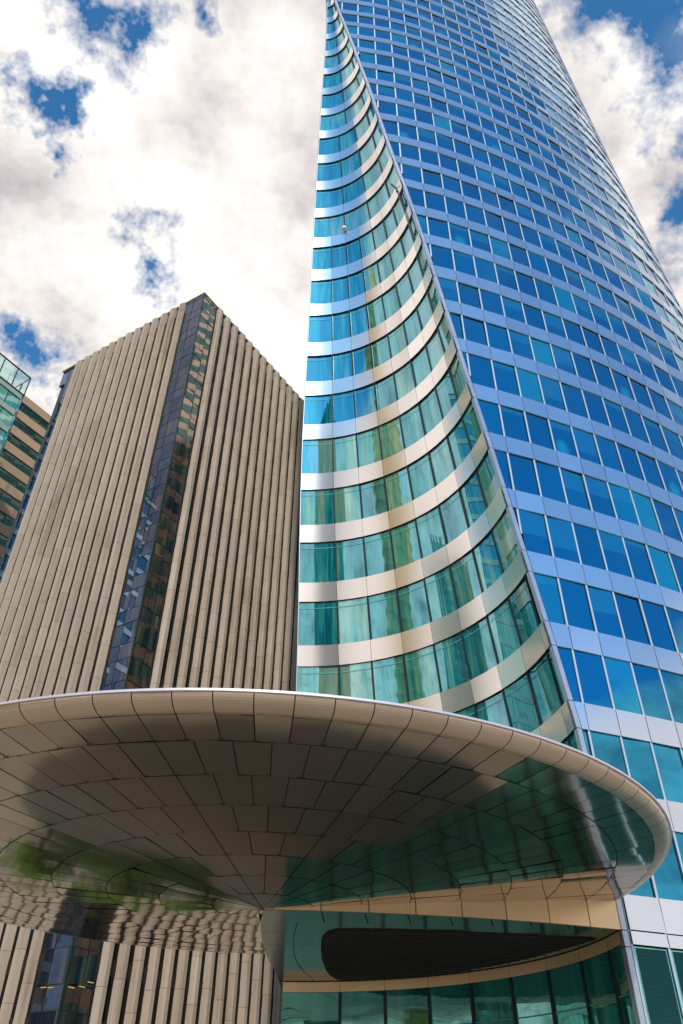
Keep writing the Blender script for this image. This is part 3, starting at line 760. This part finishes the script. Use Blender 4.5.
# corner strip glazing: one window row per storey and side
for u, n, wl in ((uL, nL, 2.75), (uR, nR, 2.5)):
    k = 0; off = 1.2
    while off+k*FLH < HB-.3:
        zb, zt = off+k*FLH, min(off+(k+1)*FLH, HB-.05); mb = MB(); cols = [0.02, wl*.62, wl]
        for a, b in zip(cols[:-1], cols[1:]):
            for f0, f1, mt in ((0., .40, 1), (.40, 1., 0)):
                r = rr.random(); t = rr.uniform(-.015, .015); t2 = rr.uniform(-.02, .02)
                za, zc_ = zb+(zt-zb)*f0+.04, zb+(zt-zb)*f1-.04
                P = lambda aa, d, z: (C0[0]+u[0]*aa+n[0]*d, C0[1]+u[1]*aa+n[1]*d, z)
                sgn = 1 if u is uR else -1
                pts = [P(a+.04, t, za), P(b-.04, -t, za), P(b-.04, -t+t2, zc_), P(a+.04, t+t2, zc_)]
                mb.face(pts if sgn > 0 else pts[::-1], mt, None, r)
        mb.obox(C0, u, n, .02, wl, -.12, -.06, zb, zt, 2)
        mb.obox(C0, u, n, .02, wl, -.05, .03, zb-.03, zb+.03, 2)
        mb.build('window', [M['glass_strip'], M['glass_strip'], M['frame']] if u is uR else [M['glass_strip_left'], M['glass_strip_left'], M['frame']], stone); k += 1
    mb = MB(); mb.obox(C0, u, n, wl, wl+.06, -.6, .02, 0, HB-.05, 0); mb.obox(C0, u, n, .0, .06, -.3, .045, 0, HB-.05, 0); mb.build('strip_frame', M['frame'], stone)
# roof edge: thin dark-blue spandrel and stone coping
mb = MB()
mb.obox(C0, uL, nL, 0, 26, -.5, .06, HB-.06, HB+.16, 0); mb.obox(C0, uR, nR, 0, 34.5, -.5, .06, HB-.06, HB+.14, 0)
mb.build('coping', M['clad'], stone)
mb = MB(); mb.obox(C0, uL, nL, 2.8, 26, -.5, -.2, HB-3.0, HB-.06, 0); mb.obox(C0, uR, nR, 2.8, 34.5, -.5, -.2, HB-3.0, HB-.06, 0); mb.build('roof_spandrel', M['spandrel_blue'], stone)
mb = MB(); mb.face([(x, y, HB-.2) for x, y in corn], 0); mb.build('roof', M['roof'], stone)
# glass flank beyond the last left fin
sl = 3.48+1.575*12+.9
for k in range(24):
    zb = 1.2+k*FLH
    if zb > HB-1: break
    zt = min(zb+FLH, HB-.06); mb = MB()
    for a, b in ((sl, sl+1.1), (sl+1.1, 24.0)):
        for f0, f1 in ((0, .4), (.4, 1)):
            mb.face([(C0[0]+uL[0]*q+nL[0]*.0, C0[1]+uL[1]*q+nL[1]*.0, z) for q, z in ((b-.04, zb+(zt-zb)*f0+.04), (a+.04, zb+(zt-zb)*f0+.04), (a+.04, zb+(zt-zb)*f1-.04), (b-.04, zb+(zt-zb)*f1-.04))], 0, None, rr.random())
    mb.obox(C0, uL, nL, sl, 24.0, -.3, -.03, zb, zt, 1)
    # the return side of the block, seen edge on
    mb.build('window', [M['glass_strip_left'], M['frame']], stone)
# ceiling lamps glowing behind the lowest visible corner panes
for u, n, a0, z in ((uR, nR, .35, 10.0), (uR, nR, 1.25, 10.15), (uR, nR, 1.95, 10.5), (uL, nL, 1.0, 10.0), (uL, nL, 1.7, 10.05)):
    mb = MB(); mb.obox(C0, u, n, a0, a0+.55, .0, .022, z, z+.05, 0); mb.build('ceiling_light', M['lamp'], stone)

# ------------------------------------------------------------------ brown banded block and green glass block, far left
def flank(name, label, P, u, n, length, top, depth, floor, band, mats, screen=0., bay=1.5, strong=2):
    t = thing(name, (P[0]-u[0]*length/2, P[1]-u[1]*length/2, 0), label, 'office building')
    mb = MB(); mb.obox(P, u, n, -length, 0, -depth, -.35, 0, top-screen-.05, 0); mb.build('wall', mats['core'], t)
    k = 0; z = top-screen
    while z > floor and k < 40:
        mb = MB(); nb = int(length/bay/3)+1
        for i in range(nb):
            a0 = -min(length, (i+1)*bay*3)+.02; a1 = -i*bay*3-.02
            if a1-a0 > .1: mb.obox(P, u, n, a0, a1, -.3, .0, z-band, z, 0, rr.random())
        mb.build('spandrel_band', mats['band'] if k > 1 else mats.get('band_top', mats['band']), t)
        mb = MB(); nw = int(length/bay)
        for i in range(nw):
            a0, a1 = -(i+1)*bay+.05, -i*bay-.05; q = rr.uniform(-.02, .02); d = -.18
            mb.face([(P[0]+u[0]*a+n[0]*(d+e), P[1]+u[1]*a+n[1]*(d+e), zz) for a, e, zz in ((a0, q, z-floor), (a1, -q, z-floor), (a1, -q, z-band), (a0, q, z-band))], 0, None, rr.random())
            mb.obox(P, u, n, a1, a1+.1, -.25, -.08, z-floor, z-band, 1)
        mb.build('window_band', [mats['glass'], mats['frame']], t)
        z -= floor; k += 1
    return t
PB = (-47.5, 101.0)   # right end of the brown block's face, hidden behind the finned tower
tb = 100.9+EYE
du = (uR[0], uR[1])
brown = flank('banded_block', 'brown office block with long horizontal window bands behind the green glass block', (-56.5+uR[0]*12, 94.4+uR[1]*12), uR, nR, 40, 103.5+EYE+.0, 12, 3.75, 1.75,
    {'core': M['recess'], 'band': M['clad'], 'glass': M['glass_brown'], 'frame': M['frame']}, bay=1.9)
PG = (-48.9, 81.5)
green = flank('glass_block', 'green glazed office block with an open glass parapet screen on its roof edge, far left', PG, uR, nR, 34, 93.3+EYE, 9, 3.6, .95,
    {'core': M['recess'], 'band': M['frame_pale'], 'glass': M['glass_green'], 'frame': M['frame']}, screen=4.1, bay=2.4)
m, nt = newmat('clear_glass'); o_ = N(nt, 'ShaderNodeOutputMaterial'); tr_ = N(nt, 'ShaderNodeBsdfTransparent', inp={'Color': (.80, .93, .92, 1)}); gl_ = N(nt, 'ShaderNodeBsdfGlossy', inp={'Roughness': .02}); mx_ = N(nt, 'ShaderNodeMixShader', inp={0: .1})
L(nt, tr_.outputs[0], mx_.inputs[1]); L(nt, gl_.outputs[0], mx_.inputs[2]); L(nt, mx_.outputs[0], o_.inputs[0]); M['clear'] = m
mb = MB(); zt = 93.3+EYE
mb.obox(PG, uR, nR, -34, 0.05, -.1, .1, zt-.15, zt, 0); mb.obox(PG, uR, nR, -34, 0.05, -.1, .1, zt-4.15, zt-4.0, 0)
for i in range(15):
    a = -i*2.4; mb.obox(PG, uR, nR, a-.06, a+.06, -.1, .1, zt-4.1, zt-.1, 0)
    mb.obox(PG, uR, nR, a-.5, a-.44, -.8, -.75, zt-4.1, zt-1.2, 0)
scr = mb.build('parapet_frame', M['frame'], green)
mb = MB()
for i in range(14): mb.obox(PG, uR, nR, -(i+1)*2.4+.06, -i*2.4-.06, -.02, .02, zt-4.0, zt-.15, 0)
mb.build('parapet_glass', M['clear'], scr)
mb = MB(); uq = (-nR[0], -nR[1])
for k in range(26):
    z = 93.3+EYE-k*3.6; mb.obox(PG, uq, uR, 0, 8, -.05, .06, z-.12, z, 1)
for i in range(5): mb.obox(PG, uq, uR, i*2-.0, i*2+.12, -.05, .07, 0, 93.3+EYE, 1)
mb.obox(PG, uq, uR, 0, 8, -.3, -.02, 0, 93.3+EYE-4.1, 0)
mb.build('end_wall', [M['glass_green'], M['frame']], green)

# ------------------------------------------------------------------ neighbours behind the camera, seen in the glass
def plain_tower(name, label, x, y, w, d, h, mat, glass, fl=3.6, rot=0.):
    t = thing(name, (x, y, 0), label, 'office building'); cr, sr = math.cos(rot), math.sin(rot)
    def R2(a, b): return (x+a*cr-b*sr, y+a*sr+b*cr)
    mb = MB(); q = [R2(-w/2+.3, -d/2+.3), R2(w/2-.3, -d/2+.3), R2(w/2-.3, d/2-.3), R2(-w/2+.3, d/2-.3)]
    mb.hexa([(*p, 0) for p in q]+[(*p, h-1) for p in q], 0, .5); mb.build('curtain_wall', glass, t)
    mb = MB()
    for (ax, ay, bx, by) in ((-w/2, -d/2, w/2, -d/2), (w/2, -d/2, w/2, d/2), (w/2, d/2, -w/2, d/2), (-w/2, d/2, -w/2, -d/2)):
        n_ = int(math.hypot(bx-ax, by-ay)/2.2)
        for i in range(n_):
            f = i/n_; cx_, cy_ = ax+(bx-ax)*f, ay+(by-ay)*f
            q = [R2(cx_-.45, cy_-.45), R2(cx_+.45, cy_-.45), R2(cx_+.45, cy_+.45), R2(cx_-.45, cy_+.45)]
            mb.hexa([(*p, 0) for p in q]+[(*p, h) for p in q], 0, rr.random())
    mb.build('piers', mat, t)
    return t
def round_tower(x, y, h):
    t = thing('ringed_tower', (x, y, 0), 'ochre tower of clustered round shafts with ringed balconies, mirrored in the hollowed glass corner', 'tower')
    for (dx, dy, r, hh) in ((0, 0, 5.5, h), (7, -5, 4.5, h*.86), (-7, 5, 4.5, h*.78)):
        mb = MB(); prof = []; z = 0
        while z < hh-r:
            prof += [(r, z), (r, z+2.2), (r+1.0, z+2.4), (r+1.0, z+3.0), (r*.97, z+3.4)]; z += 3.6
        for i in range(7): prof.append((r*math.cos(i*PI/12), z+1.6*r*math.sin(i*PI/12)))
        n_ = 22
        for i in range(n_):
            a, b = 2*PI*i/n_, 2*PI*(i+1)/n_
            for (r0, z0_), (r1, z1_) in zip(prof[:-1], prof[1:]):
                mb.face([(x+dx+r0*math.cos(a), y+dy+r0*math.sin(a), z0_), (x+dx+r0*math.cos(b), y+dy+r0*math.sin(b), z0_), (x+dx+r1*math.cos(b), y+dy+r1*math.sin(b), z1_), (x+dx+r1*math.cos(a), y+dy+r1*math.sin(a), z1_)], 0, None, 0, True)
        mb.build('shaft', M['ochre'], t)
    return t
round_tower(-86, -27, 132)
plain_tower('dark_tower', 'dark glass tower across the plaza, seen only as a reflection in the teal panes', -34, -66, 20, 16, 92, M['spandrel_blue'], M['glass_dark'], rot=.3)
plain_tower('pale_block', 'pale stone block across the plaza, seen only as a reflection in the lobby glass', -92, 22, 24, 30, 60, M['far_stone'], M['glass_green'], rot=.2)
plain_tower('low_block', 'long low stone block across the plaza, seen only as a reflection beside the lobby door', 40, -60, 60, 14, 22, M['far_stone'], M['glass_dark'], rot=.25)

# ------------------------------------------------------------------ trees on the lawn (mirrored green in the canopy)
def tree(x, y, h, label):
    t = thing('plaza_tree', (x, y, 0), label, 'tree', 'small trees on the lawn behind the canopy'); rg = random.Random(int(x*10+y))
    mb = MB(); n = 8; pr = [(.14, 0), (.10, h*.4), (.05, h*.8)]
    for i in range(n):
        a, b = 2*PI*i/n, 2*PI*(i+1)/n
        for (r0, z0_), (r1, z1_) in zip(pr[:-1], pr[1:]): mb.face([(x+r0*math.cos(a), y+r0*math.sin(a), z0_), (x+r0*math.cos(b), y+r0*math.sin(b), z0_), (x+r1*math.cos(b), y+r1*math.sin(b), z1_), (x+r1*math.cos(a), y+r1*math.sin(a), z1_)])
    mb.build('trunk', M['bark'], t); mb = MB()
    for c in range(16):
        c0 = Vector((rg.gauss(0, .32)*h*.5, rg.gauss(0, .32)*h*.5, h*.62+rg.gauss(0, .13)*h))
        for i in range(130):
            p = c0+Vector((rg.gauss(0, .1), rg.gauss(0, .1), rg.gauss(0, .07)))*h; s = .11
            d1 = Vector((rg.gauss(0, 1), rg.gauss(0, 1), rg.gauss(0, 1))).normalized()*s; d2 = d1.cross(Vector((rg.gauss(0, 1), rg.gauss(0, 1), rg.gauss(0, 1)))).normalized()*s
            if p.z > h: continue
            p += Vector((x, y, 0)); mb.face([p-d1, p-d2, p+d1, p+d2], 0, None, rg.random())
    mb.build('crown', M['leaf'], t)
tree(-11.5, 43.5, 5.6, 'small leafy tree on the lawn, nearest the finned tower')
tree(-15.5, 40.5, 5.0, 'small leafy tree at the left end of the lawn')
tree(-8.0, 47.5, 5.3, 'small leafy tree at the back of the lawn')

# ------------------------------------------------------------------ ground
mb = MB(); mb.face([(-2500, -2500, 0), (2500, -2500, 0), (2500, 2500, 0), (-2500, 2500, 0)]); tag(mb.build('plaza_paving', M['paving']), kind='structure')
mb = MB(); mb.box(-16, 42, .0, -7, 52, .12); tag(mb.build('lawn', M['grass']), kind='structure')

# ------------------------------------------------------------------ light
SUN_AZ = math.atan2(.075, -1.); SUN_EL = math.radians(33)
sd = Vector((math.sin(SUN_AZ)*math.cos(SUN_EL), math.cos(SUN_AZ)*math.cos(SUN_EL), math.sin(SUN_EL)))
sl_ = bpy.data.lights.new('sun', 'SUN'); sl_.energy = 2.2; sl_.angle = math.radians(1.5); sl_.color = (1., .92, .80)
so = bpy.data.objects.new('sun', sl_); COL.objects.link(so); so.rotation_euler = sd.to_track_quat('Z', 'Y').to_euler()

w = bpy.data.worlds.new('World'); S.world = w; w.use_nodes = True; nt = w.node_tree; nt.nodes.clear()
out = N(nt, 'ShaderNodeOutputWorld'); bg = N(nt, 'ShaderNodeBackground', inp={'Strength': .1}); L(nt, bg.outputs[0], out.inputs[0])
sky = N(nt, 'ShaderNodeTexSky', sky_type='NISHITA'); sky.sun_disc = False; sky.sun_elevation = SUN_EL; sky.sun_rotation = SUN_AZ
sky.air_density = 1.0; sky.dust_density = .4; sky.ozone_density = 3.0
tc = N(nt, 'ShaderNodeTexCoord'); D = tc.outputs['Generated']
sp = N(nt, 'ShaderNodeSeparateXYZ'); L(nt, D, sp.inputs[0]); X, Y, Z = sp.outputs
den = math_(nt, 'ADD', math_(nt, 'MAXIMUM', Z, 0.), .18)
cb = N(nt, 'ShaderNodeCombineXYZ'); L(nt, math_(nt, 'DIVIDE', X, den), cb.inputs[0]); L(nt, math_(nt, 'DIVIDE', Y, den), cb.inputs[1])
def noise(scale, detail, rough=.6, vec=None, off=(0, 0, 0)):
    mp = N(nt, 'ShaderNodeMapping'); mp.inputs['Location'].default_value = off; L(nt, vec or cb.outputs[0], mp.inputs[0])
    n = N(nt, 'ShaderNodeTexNoise', inp={'Scale': scale, 'Detail': detail, 'Roughness': rough}); L(nt, mp.outputs[0], n.inputs['Vector']); return n
wn = noise(7., 5, .68, D)
wv = N(nt, 'ShaderNodeVectorMath', operation='MULTIPLY_ADD'); L(nt, wn.outputs['Color'], wv.inputs[0]); wv.inputs[1].default_value = (.20,)*3
sub_ = N(nt, 'ShaderNodeVectorMath', operation='SUBTRACT'); L(nt, D, sub_.inputs[0]); sub_.inputs[1].default_value = (.10,)*3; L(nt, sub_.outputs[0], wv.inputs[2])
def blob(c, r):
    v = N(nt, 'ShaderNodeVectorMath', operation='DISTANCE'); L(nt, wv.outputs[0], v.inputs[0]); v.inputs[1].default_value = c
    return math_(nt, 'SUBTRACT', 1., math_(nt, 'DIVIDE', v.outputs['Value'], r))
holes = [((-.2657, .2990, .9165), .045), ((-.2363, .3213, .917), .05), ((-.3000, .3679, .8806), .030), ((-.3242, .3719, .8698), .020), ((-.3047, .4236, .8531), .018),
         ((-.2442, .4839, .8404), .026), ((-.2685, .509, .8178), .020), ((-.2429, .536, .8085), .020), ((-.3519, .6041, .715), .028), ((-.3761, .5806, .7221), .022), ((-.1315, .3138, .9403), .014),
         ((.318, .280, .905), .10), ((.36, .31, .88), .075), ((.43, .42, .80), .10), ((.37, .45, .81), .035)]
acc = None
for c, r in holes:
    b = blob(c, r*1.3+(.023 if r < .03 else .008)); acc = b if acc is None else math_(nt, 'MAXIMUM', acc, b)
hn = noise(26., 5, .65, D)
hole_m = math_(nt, 'MULTIPLY', math_(nt, 'ADD', acc, math_(nt, 'MULTIPLY', math_(nt, 'SUBTRACT', hn.outputs[0], .5), 1.5)), 1.25, clamp=True)
# broad layout: overcast to the left and ahead, clear to the right and behind
n1 = noise(1.1, 5, .6, None, (3.1, 1.7, 0)); n2 = noise(.45, 4, .5, None, (7.3, 2.2, 0))
side_f = math_(nt, 'ADD', math_(nt, 'MULTIPLY', Y, 1.3), math_(nt, 'MULTIPLY', X, -.5))
cov = math_(nt, 'ADD', math_(nt, 'MULTIPLY', side_f, 2.2), math_(nt, 'ADD', math_(nt, 'MULTIPLY', math_(nt, 'SUBTRACT', n1.outputs[0], .5), 2.6), math_(nt, 'ADD', .55, math_(nt, 'MULTIPLY', math_(nt, 'SUBTRACT', .60, Z, clamp=True), 9.5))))
cov = math_(nt, 'MULTIPLY', cov, 1.6, clamp=True)
cloud_r = math_(nt, 'MULTIPLY', math_(nt, 'MULTIPLY', blob((.29, .40, .87), .16), 3.0, clamp=True), 1.)   # the bank right of the tower
cov = math_(nt, 'MAXIMUM', cov, cloud_r)
cov = math_(nt, 'MULTIPLY', cov, math_(nt, 'SUBTRACT', 1., hole_m))
fine = noise(5.5, 5, .62)
cov = math_(nt, 'MULTIPLY', math_(nt, 'ADD', cov, math_(nt, 'MULTIPLY', math_(nt, 'SUBTRACT', fine.outputs[0], .52), .5)), 1.5, clamp=True)
cov = math_(nt, 'MULTIPLY', cov, 1., clamp=True)
shade = noise(2.3, 6, .66, None, (1.2, 5.5, 0)); shade2 = noise(7.5, 5, .66, None, (4, 4, 0))
sh = math_(nt, 'ADD', math_(nt, 'MULTIPLY', shade.outputs[0], .68), math_(nt, 'MULTIPLY', shade2.outputs[0], .32))
ccol = ramp(nt, sh, [(.36, (3.9, 3.7, 4.0)), (.43, (5.9, 5.5, 5.5)), (.49, (7.8, 7.4, 7.15)), (.56, (9.3, 9.0, 8.75))])
skyc = mix(nt, 1., sky.outputs[0], (.60, 1.42, 1.75), 'MULTIPLY')
fin = mix(nt, cov, skyc, ccol)
L(nt, fin, bg.inputs['Color'])

S.view_settings.view_transform = 'Standard'; S.view_settings.look = 'None'; S.view_settings.gamma = 1; S.view_settings.exposure = 0.3
S.render.engine = 'CYCLES'; S.render.resolution_x = 683; S.render.resolution_y = 1024
S.cycles.max_bounces = 7; S.cycles.glossy_bounces = 5; S.cycles.diffuse_bounces = 3
